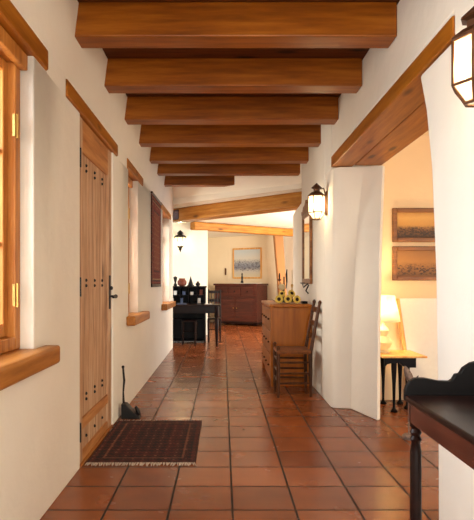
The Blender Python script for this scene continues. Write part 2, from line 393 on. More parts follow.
def slant_beam(a, bb, z0, z1, th, label):
    a = Vector(a); bb = Vector(bb); u = (bb-a).normalized(); n = Vector((-u.y, u.x))*th; ln = (bb-a).length
    m = MB().box(0, ln, 0, th, 0, z1-z0)
    o = m.build('angled_beam', M['beam_light'], bevel=0.03, seg=3, base=(0, 0, 0))
    o.location = (a.x, a.y, z0); o.rotation_euler.z = math.atan2(u.y, u.x)
    return tag(o, label, 'beam', 'angled peeled beams past the hall')
ab = slant_beam((-0.98, 9.78), (1.5, 7.52), 2.255, 2.486, 0.28, 'pale knotty angled beam with a dark rounded left end, nearer of the two')
e_ = MB().box(-0.02, 0.30, -0.004, 0.284, -0.006, 0.235).build('beam_end', M['console'], bevel=0.05, seg=4, smooth=True, base=(0, 0, 0)); e_.parent = ab; e_['label'] = 'dark charred end of the beam'
slant_beam((-0.62, 11.76), (1.85, 13.48), 2.315, 2.49, 0.2, 'pale knotty beam slanting behind the first angled beam, above the framed picture')
def lintel(y0, y1, z0, z1, label, xs=(XL-0.40, XL+0.008)):
    return tag(MB().box(xs[0], xs[1], y0+0.003, y1-0.003, z0+0.001, z1-0.003).build('wooden_lintel', M['lintel'], bevel=0.012, seg=3), label, 'lintel', 'wooden lintels')
lintel(0.9, 2.73, 2.215, 2.325, 'orange wood lintel over the near left window')
lintel(3.05, 4.53, 2.205, 2.31, 'orange wood lintel over the plank door')
lintel(4.99, 5.97, 2.215, 2.31, 'short brown lintel over the second left window')
lintel(7.72, 9.15, 2.215, 2.31, 'small lintel over the farthest left window beyond the wall hanging')
m = MB().box(1.002, 1.19, 2.363, 5.015, 2.22, 2.322); m.box(1.196, 1.445, 2.8, 4.93, 2.22, 2.322)
tag(m.build('wooden_lintel', M['lintel'], bevel=0.008), 'long double-plank lintel over the wide opening on the right', 'lintel', 'wooden lintels')
# ------------------------------------------------------------------ windows on the left
def window(n, y0, y1, label, ear0, ear1, fw_=0.06, dep=0.06):
    t = thing('window_%d' % n, (XL-0.1, (y0+y1)/2, 0.84)); t['kind'] = 'structure'; t['label'] = label
    z0, z1, xf = 0.845, 2.214, XL-dep
    # sill with ears past the opening
    s = MB().prism([(XL-0.40, y0+0.004), (XL+0.001, y0+0.004), (XL+0.001, y0-ear0), (-0.80, y0-ear0), (-0.80, y1+ear1), (XL+0.001, y1+ear1), (XL+0.001, y1-0.004), (XL-0.40, y1-0.004)], 'Z', 0.757, 0.845)
    s.build('window_sill', M['sill'], t, bevel=0.014, seg=3)
    fr = MB()
    a, b = y0+0.005, y1-0.005
    for (p, q, r, u) in ((a, a+fw_, z0, z1), (b-fw_, b, z0, z1), (a+fw_, b-fw_, z0, z0+0.06), (a+fw_, b-fw_, z1-0.06, z1)):
        fr.box(xf-0.09, xf, p, q, r, u)
    f = fr.build('window_frame', M['frame'], t, bevel=0.006)
    hd = MB().box(xf, xf+0.035, a, b, z1-0.075, z1-0.005); hd.build('head_trim', M['frame'], t, bevel=0.006)
    mid = (a+b)/2
    for (p, q) in ((a+fw_+0.002, mid-0.002), (mid+0.002, b-fw_-0.002)):
        cs = MB(); x0, x1 = xf-0.075, xf-0.035; zz0, zz1 = z0+0.062, z1-0.062
        for (g, h, r, u) in ((p, p+0.05, zz0, zz1), (q-0.05, q, zz0, zz1), (p+0.05, q-0.05, zz0, zz0+0.06), (p+0.05, q-0.05, zz1-0.05, zz1)):
            cs.box(x0, x1, g, h, r, u)
        for k in (1, 2): zc = zz0+(zz1-zz0)*k/3; cs.box(x0+0.008, x1-0.008, p+0.05, q-0.05, zc-0.01, zc+0.01)
        ca = cs.build('casement', M['frame'], t, bevel=0.004)
        MB().box(x0+0.016, x0+0.02, p+0.045, q-0.045, zz0+0.05, zz1-0.045).build('pane', M['glass'], ca)
    for zc in (z0+0.25, z1-0.35):
        h = MB().box(xf-0.005, xf+0.006, b-0.085, b-0.035, zc-0.05, zc+0.05)
        h.tube([(xf+0.008, b-0.062, zc-0.055), (xf+0.008, b-0.062, zc+0.055)], 0.007)
        h.build('hinge', M['brass'], t)
    return t
window(1, 1.15, 2.53, 'near left window with thick wooden sill and orange frame', 0.15, 0.14)
window(2, 5.06, 5.64, 'narrow second window past the door', 0.12, 0.29, 0.045, 0.09)
window(3, 7.92, 8.95, 'farthest left window beyond the wall hanging', 0.16, 0.2, 0.04, 0.14)
# ------------------------------------------------------------------ door
t = thing('door_1', (XL-0.05, 3.86, 0), ); t['kind'] = 'structure'; t['label'] = 'tall weathered plank door with iron hinges and rows of studs'
y0, y1, xd = 3.36, 4.35, XL-0.012
m = MB()
m.box(xd-0.05, xd, y0, y0+0.1, 0.01, 2.20); m.box(xd-0.05, xd, y1-0.12, y1, 0.01, 2.20)
m.build('door_stile', M['door'], t, bevel=0.006)
m = MB()
for (z0, z1) in ((0.01, 0.07), (0.21, 0.28), (1.99, 2.20)): m.box(xd-0.05, xd-0.002, y0+0.1, y1-0.12, z0, z1)
m.build('door_rail', M['doorrail'], t, bevel=0.006)
for k in range(4):
    a = y0+0.102+k*0.1925
    MB().box(xd-0.045, xd-0.014, a, a+0.1885, 0.28, 1.99).build('door_plank', M['door'], t, bevel=0.005)
    MB().box(xd-0.045, xd-0.014, a, a+0.1885, 0.07, 0.21).build('door_plank', M['door'], t, bevel=0.005)
for zc in (1.91, 1.15, 0.40, 0.14):
    for k in range(3):
        yc = y0+0.23+k*0.235
        for dz in ((0.018, -0.018) if zc > 0.2 else (0,)):
            MB().ball((xd-0.012, yc, zc+dz), 0.011, 8).build('stud', M['iron'], t, smooth=True)
for zc in (1.93, 1.125, 0.22):
    h = MB().box(xd-0.003, xd+0.010, y0-0.004, y0+0.028, zc-0.05, zc+0.05); h.tube([(xd+0.008, y0+0.002, zc-0.06), (xd+0.008, y0+0.002, zc+0.06)], 0.009)
    h.build('hinge', M['iron'], t)
hp = MB().box(xd, xd+0.008, y1-0.10, y1-0.055, 0.945, 1.21).build('handle_plate', M['iron'], t, bevel=0.003)
h = MB().tube([(xd, y1-0.078, 1.045), (xd+0.05, y1-0.078, 1.045)], 0.009); h.tube([(xd+0.05, y1-0.07, 1.045), (xd+0.055, y1-0.12, 1.045), (xd+0.05, y1-0.18, 1.04)], [0.011, 0.012, 0.009])
h.ball((xd+0.05, y1-0.078, 1.045), 0.016); h.build('door_handle', M['iron'], t, smooth=True)
MB().ball((xd+0.014, y1-0.078, 1.11), 0.016).build('lock_knob', M['iron'], t, smooth=True)
MB().box(XL-0.3, XL, 3.352, 4.358, -0.0, 0.009).build('threshold', M['sill'], t)
# ------------------------------------------------------------------ wall hanging
hx = XL+0.004
MATW = m_textile('woven_hanging', 1, (-0.475, 0.475), 2, (0, 1.13),
    {'bands': [(0, srgb(60, 26, 18)), (0.12, srgb(150, 66, 36)), (0.2, srgb(40, 26, 26)), (0.3, srgb(176, 140, 96)), (0.36, srgb(130, 40, 24)), (0.7, srgb(56, 32, 30)), (0.8, srgb(150, 80, 44))],
     'm1': srgb(190, 150, 104), 'm2': srgb(110, 40, 26), 'm3': srgb(44, 34, 40)}, 14)
o = MB().box(hx, hx+0.012, 6.62, 7.57, 1.12, 2.25).build('wall_hanging', MATW)
tag(o, 'narrow rust-red patterned woven hanging on the left wall', 'wall hanging')
o.data.materials[0] = MATW
MB().tube([(hx+0.014, 6.58, 2.255), (hx+0.014, 7.61, 2.255)], 0.014).build('rod', M['darkwood'], o)
MB().box(hx+0.0, hx+0.016, 6.62, 7.57, 1.10, 1.135).build('lower_hem', M['darkwood'], o)
# ------------------------------------------------------------------ rug
MATR = m_textile('persian_rug', 0, (-0.35, 0.35), 1, (-0.53, 0.53),
    {'bands': [(0, srgb(30, 18, 18)), (0.10, srgb(92, 38, 28)), (0.18, srgb(26, 18, 20)), (0.36, srgb(150, 96, 70)), (0.42, srgb(40, 18, 18)), (0.62, srgb(72, 22, 20)), (0.9, srgb(40, 16, 18))],
     'm1': srgb(168, 104, 80), 'm2': srgb(24, 12, 16), 'm3': srgb(110, 40, 32)}, 15)
t = thing('area_rug', (-0.52, 3.96, 0), 'small dark red and black oriental rug with pale fringed ends, by the plank door', 'rug')
m = MB().box(-0.865, -0.175, 3.44, 4.48, 0.001, 0.012); r = m.build('rug_pile', MATR, t)
for (ya, sg) in ((3.44, -1), (4.48, 1)):
    m = MB()
    for k in range(70):
        x = -0.862+k*0.00985; dx = random.uniform(-0.012, 0.012); ln = random.uniform(0.035, 0.055)
        m.tube([(x, ya, 0.007), (x+dx*0.5, ya+sg*ln*0.5, 0.006), (x+dx, ya+sg*ln, 0.004)], [0.004, 0.004, 0.002], 5)
    m.build('fringe', M['fringe'], t)
# ------------------------------------------------------------------ iron boot scraper / door stop
t = thing('door_stop', (-0.79, 4.62, 0), 'black iron door stop with a tall thin handle, by the left wall past the rug', 'door stop')
m = MB().loft([[(-0.86, 4.56, z0), (-0.86, 4.66, z0), (xr, 4.66, z1), (xr, 4.56, z1)] for z0, z1, xr in ((0.0, 0.0, -0.70), (0.05, 0.03, -0.72), (0.10, 0.07, -0.77), (0.13, 0.125, -0.82))])
m.build('body', M['iron'], t, bevel=0.008)
m = MB().tube([(-0.70, 4.61, 0.02), (-0.72, 4.61, 0.05), (-0.745, 4.61, 0.10)], [0.004, 0.02, 0.012], 6); m.build('toe', M['iron'], t)
m = MB().tube([(-0.845, 4.61, 0.10), (-0.85, 4.61, 0.22), (-0.842, 4.61, 0.32), (-0.852, 4.61, 0.43)], [0.012, 0.007, 0.010, 0.008], 8); m.ball((-0.852, 4.61, 0.435), 0.013)
m.build('handle', M['iron'], t, smooth=True)
# ------------------------------------------------------------------ lanterns on the right wall
def lantern(Y, z, label):
    t = thing('wall_lantern', (XR-0.002, Y, z), label, 'wall lantern', 'copper and glass wall lanterns')
    X = XR-0.002; cx = 0.90; n = 6; R = 0.080
    m = MB().box(X-0.012, X, Y-0.04, Y+0.04, z-0.13, z+0.10); m.build('wall_plate', M['copper'], t, bevel=0.004)
    m = MB().tube([(X-0.01, Y, z+0.05), (X-0.03, Y, z+0.13), (cx, Y, z+0.12)], 0.007); m.build('bracket', M['copper'], t, smooth=True)
    C = (cx, Y, z); e = lambda r, h, k: (cx+r*math.cos(2*PI*k/n), Y+r*math.sin(2*PI*k/n), z+h)
    m = MB()
    for k in range(n):
        m.tube([e(R, 0.055, k), e(R, -0.105, k), e(R*0.45, -0.168, k)], 0.0055, 6)
        for rr, h in ((R, 0.055), (R, -0.105), (R*0.45, -0.168)): m.tube([e(rr, h, k), e(rr, h, k+1)], 0.006, 6)
    m.build('cage', M['copper'], t)
    m = MB().lathe(C, [(R*1.06, 0.055), (R*1.06, 0.064), (0.045, 0.095), (0.03, 0.10), (0.03, 0.125), (0.052, 0.13), (0.05, 0.137), (0.012, 0.172), (0.004, 0.18)], n)
    m.build('roof', M['copper'], t)
    m = MB().loft([[e(R*0.97, 0.05, k) for k in range(n)], [e(R*0.97, -0.104, k) for k in range(n)], [e(R*0.45, -0.166, k) for k in range(n)]], False)
    m.build('lantern_glass', M['seedglass'], t)
    m = MB().tube([(cx, Y, z-0.165), (cx, Y, z-0.07)], 0.009); m.build('candle_tube', M['candle'], t)
    m = MB().lathe((cx, Y, z-0.07), [(0.006, 0), (0.014, 0.018), (0.012, 0.035), (0.003, 0.06)], 10); m.build('bulb', M['bulb'], t, smooth=True)
    l = point('lantern_light', (cx-(XR-0.002), 0, -0.03), 7, (1, 0.74, 0.42), 0.03); l.parent = t
    return t
l0 = lantern(1.93, 1.96, 'large hexagonal copper and glass lantern at the upper right, cut by the photo edge')
l1 = copy_tree(l0); l1.location = (XR-0.002, 5.20, 1.93); l1['label'] = 'hexagonal copper and glass lantern lit on the pillar wall beside the narrow mirror'
# sconce on the desk wall
t = thing('wall_sconce', (-0.935, 11.80, 2.06), 'dark tapering carriage sconce glowing on the far wall above the desk', 'wall sconce')
cx, cy, cz, n = -0.935, 11.66, 2.07, 6
MB().box(cx-0.05, cx+0.05, 11.785, 11.798, 1.94, 2.20).build('wall_plate', M['iron'], t, bevel=0.004)
MB().tube([(cx, 11.79, 1.98), (cx, 11.74, 1.88), (cx, cy, 1.87), (cx, cy, 1.92)], 0.012).build('bracket', M['iron'], t, smooth=True)
e = lambda r, h, k: (cx+r*math.cos(2*PI*k/n), cy+r*math.sin(2*PI*k/n), cz+h)
m = MB()
for k in range(n):
    m.tube([e(0.130, 0.08, k), e(0.06, -0.12, k)], 0.007, 6); m.tube([e(0.130, 0.08, k), e(0.130, 0.08, k+1)], 0.008, 6); m.tube([e(0.06, -0.12, k), e(0.06, -0.12, k+1)], 0.008, 6)
m.build('cage', M['iron'], t)
MB().lathe((cx, cy, cz), [(0.145, 0.08), (0.145, 0.09), (0.07, 0.14), (0.045, 0.15), (0.075, 0.165), (0.05, 0.20), (0.01, 0.235)], n).build('roof', M['iron'], t)
MB().lathe((cx, cy, cz), [(0.065, -0.12), (0.065, -0.13), (0.03, -0.16), (0.035, -0.19), (0.018, -0.21), (0.004, -0.25)], 10).build('finial', M['iron'], t, smooth=True)
MB().loft([[e(0.125, 0.08, k) for k in range(n)], [e(0.058, -0.12, k) for k in range(n)]], False).build('lantern_glass', M['seedglass'], t)
MB().lathe((cx, cy, cz-0.06), [(0.008, 0), (0.02, 0.02), (0.018, 0.05), (0.003, 0.08)], 10).build('bulb', M['bulb'], t, smooth=True)
l = point('sconce_light', (0, cy-11.80, -0.01), 14, (1, 0.72, 0.38), 0.03); l.parent = t
t.location.y += 0.18
# ------------------------------------------------------------------ narrow mirror on pillar wall
t = thing('wall_mirror', (XR-0.006, 6.3, 1.15), 'tall narrow wood-framed mirror with carved crest on the pillar wall behind the lantern', 'mirror')
xm = XR-0.006
ya, yb = 6.0, 6.62
m = MB().box(xm-0.03, xm, ya, ya+0.06, 1.20, 1.95); m.box(xm-0.03, xm, yb-0.06, yb, 1.20, 1.95); m.box(xm-0.03, xm, ya, yb, 1.14, 1.20); m.box(xm-0.03, xm, ya, yb, 1.92, 1.97)
m.build('mirror_frame', M['picframe'], t, bevel=0.006)
cr = [(ya, 1.97), (yb, 1.97), (yb+0.02, 2.02), (yb-0.06, 2.0), (yb-0.13, 2.06), (6.38, 2.07), (6.31, 2.12), (6.24, 2.07), (ya+0.13, 2.06), (ya+0.06, 2.0), (ya-0.02, 2.02)]
MB().prism(cr, 'X', xm-0.035, xm).build('crest', M['picframe'], t, bevel=0.005)
gm, nt, p = newmat('mirror_silver'); p.inputs['Metallic'].default_value = 1; p.inputs['Roughness'].default_value = 0.05; p.inputs['Base Color'].default_value = (0.9, 0.9, 0.9, 1)
MB().box(xm-0.018, xm-0.014, ya+0.06, yb-0.06, 1.20, 1.92).build('mirror_glass', gm, t)
m = MB().tube([(xm-0.02, 6.15, 1.15), (xm-0.08, 6.15, 1.10), (xm-0.09, 6.15, 1.14)], 0.008); m.lathe((xm-0.09, 6.15, 1.14), [(0.008, 0), (0.03, 0.008), (0.03, 0.014), (0.01, 0.016)], 10)
m.tube([(xm-0.02, 6.15, 1.13), (xm-0.05, 6.16, 1.06), (xm-0.02, 6.17, 1.03)], 0.008)
m.build('candle_arm', M['iron'], t, smooth=True)
# ------------------------------------------------------------------ dresser
t = thing('dresser', (0.75, 6.66, 0), 'honey brown wooden dresser with drawers against the pillar wall, behind the rush chair', 'dresser')
x0, x1, ya, yb = 0.535, 0.985, 5.98, 7.34
m = MB().box(x0+0.01, x1, ya+0.02, yb-0.02, 0.08, 0.88); m.box(x0+0.03, x1-0.01, ya+0.05, yb-0.04, 0.0, 0.08); m.build('body', M['dresser'], t, bevel=0.006)
MB().prism([(x0-0.015, ya+0.03), (x0+0.02, ya), (x1, ya), (x1, yb), (x0+0.02, yb), (x0-0.015, yb-0.03)], 'Z', 0.88, 0.915).build('dresser_top', M['dresser'], t, bevel=0.008)
for (p, q) in ((ya+0.015, ya+0.05), (yb-0.05, yb-0.015)): MB().box(x0-0.004, x0+0.03, p, q, 0.0, 0.88).build('corner_post', M['dresser'], t, bevel=0.004)
for r, (z0, z1) in enumerate(((0.10, 0.34), (0.36, 0.60), (0.62, 0.86))):
    for c_, (p, q) in enumerate(((ya+0.055, 6.655), (6.665, yb-0.055))):
        d = MB().box(x0-0.006, x0+0.012, p, q, z0, z1).build('drawer', M['dresser'], t, bevel=0.005)
        for yy in (p+0.14, q-0.14): MB().ball((x0-0.018, yy, (z0+z1)/2), 0.012, 10).build('knob', M['cabinet'], d, smooth=True)
# objects on the dresser
ZD = 0.916
def sunflower(cx, cy, cz, tiltz, tiltx, R, label):
    t = thing('sunflower', (cx, cy, cz), label, 'sunflower', 'sunflowers on the dresser')
    m = MB().bm; mb = MB()
    mb.loft([[(0, 0, 0), (0.001, 0, 0), (0.001, 0.001, 0)]], False) if False else None
    pet = MB()
    for ring_, (nn, sc, off) in enumerate(((13, 1.0, 0), (13, 0.9, 0.24))):
        for k in range(nn):
            a = 2*PI*k/nn+off; w = R*0.17; dirv = Vector((math.cos(a), 0, math.sin(a))); sd = Vector((-math.sin(a), 0, math.cos(a)))
            y = -0.004-0.004*ring_
            pts = []
            for f_, ww, yy in ((0.45, 0.6, 0), (0.7, 1.0, -0.006), (0.88, 0.7, -0.002), (1.0, 0.1, 0.008)):
                for sgn in (1, -1): pts.append(tuple(dirv*R*sc*f_+sd*w*ww*sgn+Vector((0, y+yy, 0))))
            b2 = [(q[0], q[1]+0.003, q[2]) for q in pts]
            pet.loft([[pts[2*i], pts[2*i+1], b2[2*i+1], b2[2*i]] for i in range(4)])
    disc = MB(); disc.ball((0, -0.004, 0), R*0.5, 14, (1, 0.35, 1))
    st = MB().tube([(0, 0.005, 0), (0, 0.05, -0.012), (0.01, 0.16, -R*0.35)], 0.006)
    for b_, nm, mt in ((pet, 'petals', M['petal']), (disc, 'flower_head', M['seed']), (st, 'stem', M['leaf'])):
        b_.rot((0, 0, 0), tiltx, 'X'); b_.rot((0, 0, 0), tiltz, 'Z')
        for v in b_.bm.verts: v.co += Vector((cx, cy, cz))
        b_.build(nm, mt, t, smooth=(nm != 'petals'))
    return t
sunflower(0.635, 6.13, ZD+0.050, -0.2, -0.1, 0.050, 'left of the three sunflowers facing out at the front of the dresser top')
sunflower(0.735, 6.12, ZD+0.052, 0.0, -0.15, 0.050, 'middle of the three sunflowers facing out on the dresser')
sunflower(0.838, 6.13, ZD+0.048, 0.25, -0.1, 0.050, 'right of the three sunflowers facing out on the dresser')
sunflower(0.69, 6.32, ZD+0.108, -0.3, -0.6, 0.046, 'left one of the two raised sunflowers behind the front row')
sunflower(0.80, 6.30, ZD+0.112, 0.4, -0.5, 0.05, 'right one of the two raised sunflowers behind the front row')
m = MB()
for k in range(16):
    a = random.uniform(0, 2*PI); b0 = Vector((0.74+random.uniform(-0.12, 0.12), 6.42+random.uniform(-0.04, 0.05), ZD+0.006))
    d = Vector((math.cos(a), math.sin(a)*0.4, 0))*0.06; up = Vector((0, 0, random.uniform(0.02, 0.05)))
    s_ = Vector((-d.y, d.x, 0)).normalized()*0.02
    m.loft([[tuple(q), tuple(q+Vector((0, 0, 0.003))), tuple(q+w_*2+Vector((0, 0, 0.003))), tuple(q+w_*2)] for q, w_ in ((b0-s_*0.2, s_*0.2), (b0+d*0.5+up*0.6-s_, s_), (b0+d+up-s_*0.1, s_*0.1))])
o = m.build('leaf_bunch', M['leaf']); tag(o, 'green leaves around the sunflowers on the dresser', 'leaves'); o['kind'] = 'stuff'
# iron candle stand with pale disc
cx, cy = px(284, 0, 6.62)[0], 6.62
t = thing('candle_stand', (cx, cy, ZD), 'black iron two-armed candle stand with a pale round disc, behind the sunflowers', 'candle stand')
m = MB().lathe((cx, cy, ZD), [(0.05, 0), (0.05, 0.008), (0.012, 0.02), (0.008, 0.05), (0.008, 0.30), (0.012, 0.31)], 12)
m.tube([(cx, cy, ZD+0.13), (cx-0.035, cy, ZD+0.16), (cx-0.055, cy, ZD+0.27)], 0.006); m.tube([(cx, cy, ZD+0.16), (cx+0.025, cy, ZD+0.17), (cx+0.035, cy, ZD+0.24)], 0.007)
m.tube([(cx+0.035, cy, ZD+0.24), (cx+0.030, cy, ZD+0.33), (cx+0.036, cy, ZD+0.40)], [0.009, 0.012, 0.006])
m.lathe((cx-0.055, cy, ZD+0.26), [(0.004, 0), (0.028, 0.012), (0.024, 0.016), (0.008, 0.02)], 10); m.build('stand', M['iron'], t, smooth=True)
MB().lathe((cx-0.055, cy, ZD+0.275), [(0.009, 0), (0.010, 0.05), (0.007, 0.08)], 8).build('candle', M['iron'], t, smooth=True)
m = MB().ball((cx-0.03, cy-0.02, ZD+0.185), 0.042, 16, (1, 0.25, 1)); m.build('disc', M['ceramic'], t, smooth=True)
cx, cy = px(292, 0, 6.75)[0], 6.75
t = thing('candlestick', (cx, cy, ZD), 'slender pale brass candlestick right of the iron candle stand', 'candlestick')
MB().lathe((cx, cy, ZD), [(0.04, 0), (0.038, 0.01), (0.01, 0.03), (0.014, 0.05), (0.006, 0.08), (0.01, 0.14), (0.006, 0.17), (0.016, 0.20), (0.012, 0.22)], 12).build('base', M['brass'], t, smooth=True)
MB().tube([(cx, cy, ZD+0.21), (cx, cy, ZD+0.40)], [0.009, 0.007]).build('candle', M['candle'], t)
o = MB().box(0.895, 0.955, 6.1, 6.2, ZD, ZD+0.028).build('trinket_box', M['blackwood'], bevel=0.004); tag(o, 'small flat black box at the right end of the dresser top', 'box')
# ------------------------------------------------------------------ ladder-back chair
t = thing('ladder_back_chair', (0.73, 5.6, 0), 'brown wooden ladder-back chair with woven rush seat in front of the dresser', 'chair')
for (xx, yy) in ((0.555, 5.43), (0.555, 5.80)):
    MB().lathe((xx, yy, 0), [(0.013, 0), (0.018, 0.1), (0.019, 0.3), (0.018, 0.44), (0.02, 0.46), (0.016, 0.48), (0.021, 0.50), (0.008, 0.52)], 10).build('leg', M['chair'], t, smooth=True)
def post(z, ): # back post leans away from the seat
    return 0.885+0.10*max(0, (z-0.42))/0.55 if z > 0.42 else 0.885+0.02*(0.42-z)
for yy in (5.45, 5.78):
    zz = [0, 0.2, 0.42, 0.6, 0.8, 0.93, 0.955, 0.975]; rr = [0.014, 0.018, 0.019, 0.018, 0.017, 0.015, 0.019, 0.006]
    MB().tube([(post(z)-0.008, yy, z) for z in zz], rr, 10).build('leg', M['chair'], t, smooth=True)
st = MB().hexa([(0.54, 5.40, 0.435), (0.89, 5.43, 0.435), (0.89, 5.80, 0.435), (0.54, 5.83, 0.435), (0.54, 5.40, 0.475), (0.89, 5.43, 0.475), (0.89, 5.80, 0.475), (0.54, 5.83, 0.475)])
st.build('seat', M['rush'], t, bevel=0.015, seg=3)
for z in (0.60, 0.73, 0.87):
    x = post(z)-0.008
    MB().prism([(5.455, z-0.022), (5.775, z-0.022), (5.775, z+0.02), (5.70, z+0.035), (5.53, z+0.035), (5.455, z+0.02)], 'X', x-0.006, x+0.006).build('slat', M['chair'], t, bevel=0.003)
for z in (0.14, 0.24, 0.35):
    for a, b in (((0.555, 5.43, z), (0.888, 5.45, z)), ((0.555, 5.80, z), (0.888, 5.78, z)), ((0.555, 5.43, z+0.02), (0.555, 5.80, z+0.02))):
        MB().tube([a, tuple((Vector(a)+Vector(b))/2), b], [0.008, 0.012, 0.008]).build('stretcher', M['chair'], t, smooth=True)
MB().tube([(0.885, 5.45, 0.2), (0.885, 5.78, 0.2)], 0.009).build('stretcher', M['chair'], t)
# ------------------------------------------------------------------ far cabinet (turned with its wall)
ang = math.radians(-30); C0 = (0.90, 14.4, 0)
t = thing('far_cabinet', (C0[0], C0[1], 0), 'dark mahogany cabinet with drawers and two doors against the far wall', 'cabinet', rz=ang)
o3 = Vector(root_of(t).location)
def loc(m): 
    for v in m.bm.verts: v.co += o3
    return m
WI, DE = 1.30, 0.66
loc(MB().box(-WI, 0, 0.0, DE, 0.10, 1.08)).build('body', M['cabinet'], t, bevel=0.006)
loc(MB().box(-WI-0.03, 0.03, -0.04, DE, 1.08, 1.135)).build('cabinet_top', M['cabinet'], t, bevel=0.01)
loc(MB().box(-WI-0.01, 0.01, -0.02, DE, 0.04, 0.10)).build('plinth', M['darkwood'], t, bevel=0.008)
for xx in (-WI+0.06, -0.06):
    for yy in (0.06, DE-0.06): loc(MB().lathe((xx, yy, 0), [(0.03, 0), (0.045, 0.02), (0.035, 0.05)], 10)).build('foot', M['darkwood'], t)
for k in range(3):
    a = -WI+0.05+k*0.39; d = loc(MB().box(a, a+0.375, -0.018, 0.0, 0.80, 1.04)).build('drawer', M['cabinet'], t, bevel=0.006)
    loc(MB().ball((a+0.19, -0.03, 0.92), 0.022, 10)).build('knob', M['darkwood'], d, smooth=True)
for a, s_ in ((-WI+0.05, 1), (-WI/2+0.01, 0)):
    w_ = WI/2-0.06; d = loc(MB().box(a, a+w_, -0.014, 0.0, 0.13, 0.77)).build('door', M['cabinet'], t, bevel=0.005)
    loc(MB().box(a+0.08, a+w_-0.08, -0.022, -0.014, 0.21, 0.69)).build('door_panel', M['cabinet'], d, bevel=0.006)
    loc(MB().ball((a+(w_-0.04 if s_ else 0.04), -0.025, 0.47), 0.016, 8)).build('knob', M['brass'], d)
R30 = Matrix.Rotation(ang, 3, 'Z')
def onwall(lx, ly, z): v = R30 @ Vector((lx, ly, 0)); return (C0[0]+v.x, C0[1]+v.y, z)
o = MB().box(-0.72, 0.0, 0, 0.30, 0, 0.012).build('table_runner', M['white'], base=(0, 0, 0)); o.location = onwall(-0.05, 0.12, 1.137); o.rotation_euler.z = ang
tag(o, 'white cloth runner on top of the far cabinet', 'table runner')
v0 = onwall(-0.55, 0.2, 1.15)
o = MB().lathe((0, 0, 0), [(0.035, 0), (0.04, 0.03), (0.02, 0.08), (0.03, 0.15), (0.016, 0.20), (0.02, 0.25), (0.006, 0.28)], 12).build('figurine', M['iron'], smooth=True, base=(0, 0, 0)); o.location = v0
tag(o, 'slim dark figurine on the far cabinet in front of the framed picture', 'figurine')
# framed picture above the cabinet, on the far wall
def on_far(pxx, off=0.0):
    k = (pxx-223)/F; Y = (15.25+0.577*1.15)/(1+0.577*k); return Vector((k*Y, Y-off, 0))
A_, B_ = on_far(233), on_far(262); ww = (B_-A_).length; za, zb = 1.15+4.5*14.9/F, 1.15+36*15.1/F
MATP = m_landscape('winter_tree_painting', [(0.0, srgb(206, 196, 172)), (0.2, srgb(190, 186, 180)), (0.35, srgb(120, 124, 140)), (0.5, srgb(150, 156, 168)), (0.7, srgb(206, 204, 196)), (1.0, srgb(190, 200, 206))], 0.08, 0.78, srgb(70, 66, 78), 14, 0.56, (0.2, 0.62))
t = thing('framed_picture', (A_.x, A_.y-0.006, za), 'pale landscape of bare trees in a thin gilt frame above the far cabinet', 'picture', rz=math.atan2(B_.y-A_.y, B_.x-A_.x))
o3 = Vector(t.location)
H = zb-za
m = MB(); 
for b_ in ((0, 0.045, 0, H), (ww-0.045, ww, 0, H), (0.045, ww-0.045, 0, 0.045), (0.045, ww-0.045, H-0.045, H)): m.box(b_[0], b_[1], -0.03, 0, b_[2], b_[3])
loc(m).build('picture_frame', M['gold'], t, bevel=0.005)
loc(MB().box(0.045, ww-0.045, -0.016, -0.004, 0.045, H-0.045)).build('canvas', MATP, t)
a = on_far(225.8); o = MB().box(-0.02, 0.02, -0.03, 0.0, 0, 0.20).build('wall_ornament', M['copper'], bevel=0.006, base=(0, 0, 0)); o.location = (a.x, a.y-0.008, 1.15+8*15.8/F); o.rotation_euler.z = ang
tag(o, 'small narrow dark ornament on the far wall left of the framed picture', 'wall ornament')
# ------------------------------------------------------------------ desk table, hutch, chair, stool
t = thing('writing_table', (-0.55, 10.15, 0), 'dark wooden writing table with turned legs at the end of the left wall', 'table')
X0, X1, Y0, Y1 = -1.12, -0.045, 9.80, 10.34
MB().box(X0, X1, Y0, Y1, 0.725, 0.755).build('tabletop', M['darkwood'], t, bevel=0.006)
MB().box(X0+0.05, X1-0.05, Y0+0.05, Y1-0.05, 0.60, 0.725).build('apron', M['darkwood'], t, bevel=0.003)
for xx in (X0+0.07, X1-0.07):
    for yy in (Y0+0.07, Y1-0.07):
        MB().lathe((xx, yy, 0), [(0.018, 0), (0.028, 0.04), (0.02, 0.08), (0.028, 0.12), (0.034, 0.3), (0.038, 0.45), (0.026, 0.50), (0.042, 0.54), (0.042, 0.72)], 12).build('leg', M['darkwood'], t, smooth=True)
t = thing('desk_hutch', (-0.68, 10.62, 0), 'black cubbyhole desk hutch full of papers behind the writing table', 'hutch')
h0, h1, g0, g1 = -1.15, -0.34, 10.38, 10.80
m = MB().box(h0, h0+0.03, g0, g1, 0, 1.06); m.box(h1-0.03, h1, g0, g1, 0, 1.06); m.box(h0+0.03, h1-0.03, g1-0.02, g1, 0.02, 1.06)
m.build('side_panel', M['blackwood'], t, bevel=0.003)
MB().box(h0-0.02, h1+0.02, g0-0.02, g1, 1.06, 1.09).build('hutch_top', M['blackwood'], t, bevel=0.005)
for z in (0.05, 0.45, 0.76, 0.92): MB().box(h0+0.03, h1-0.03, g0, g1-0.02, z-0.02, z).build('shelf', M['blackwood'], t)
for k in range(1, 5): x = h0+(h1-h0)*k/5; MB().box(x-0.006, x+0.006, g0+0.005, g1-0.02, 0.76, 1.06).build('divider', M['blackwood'], t)
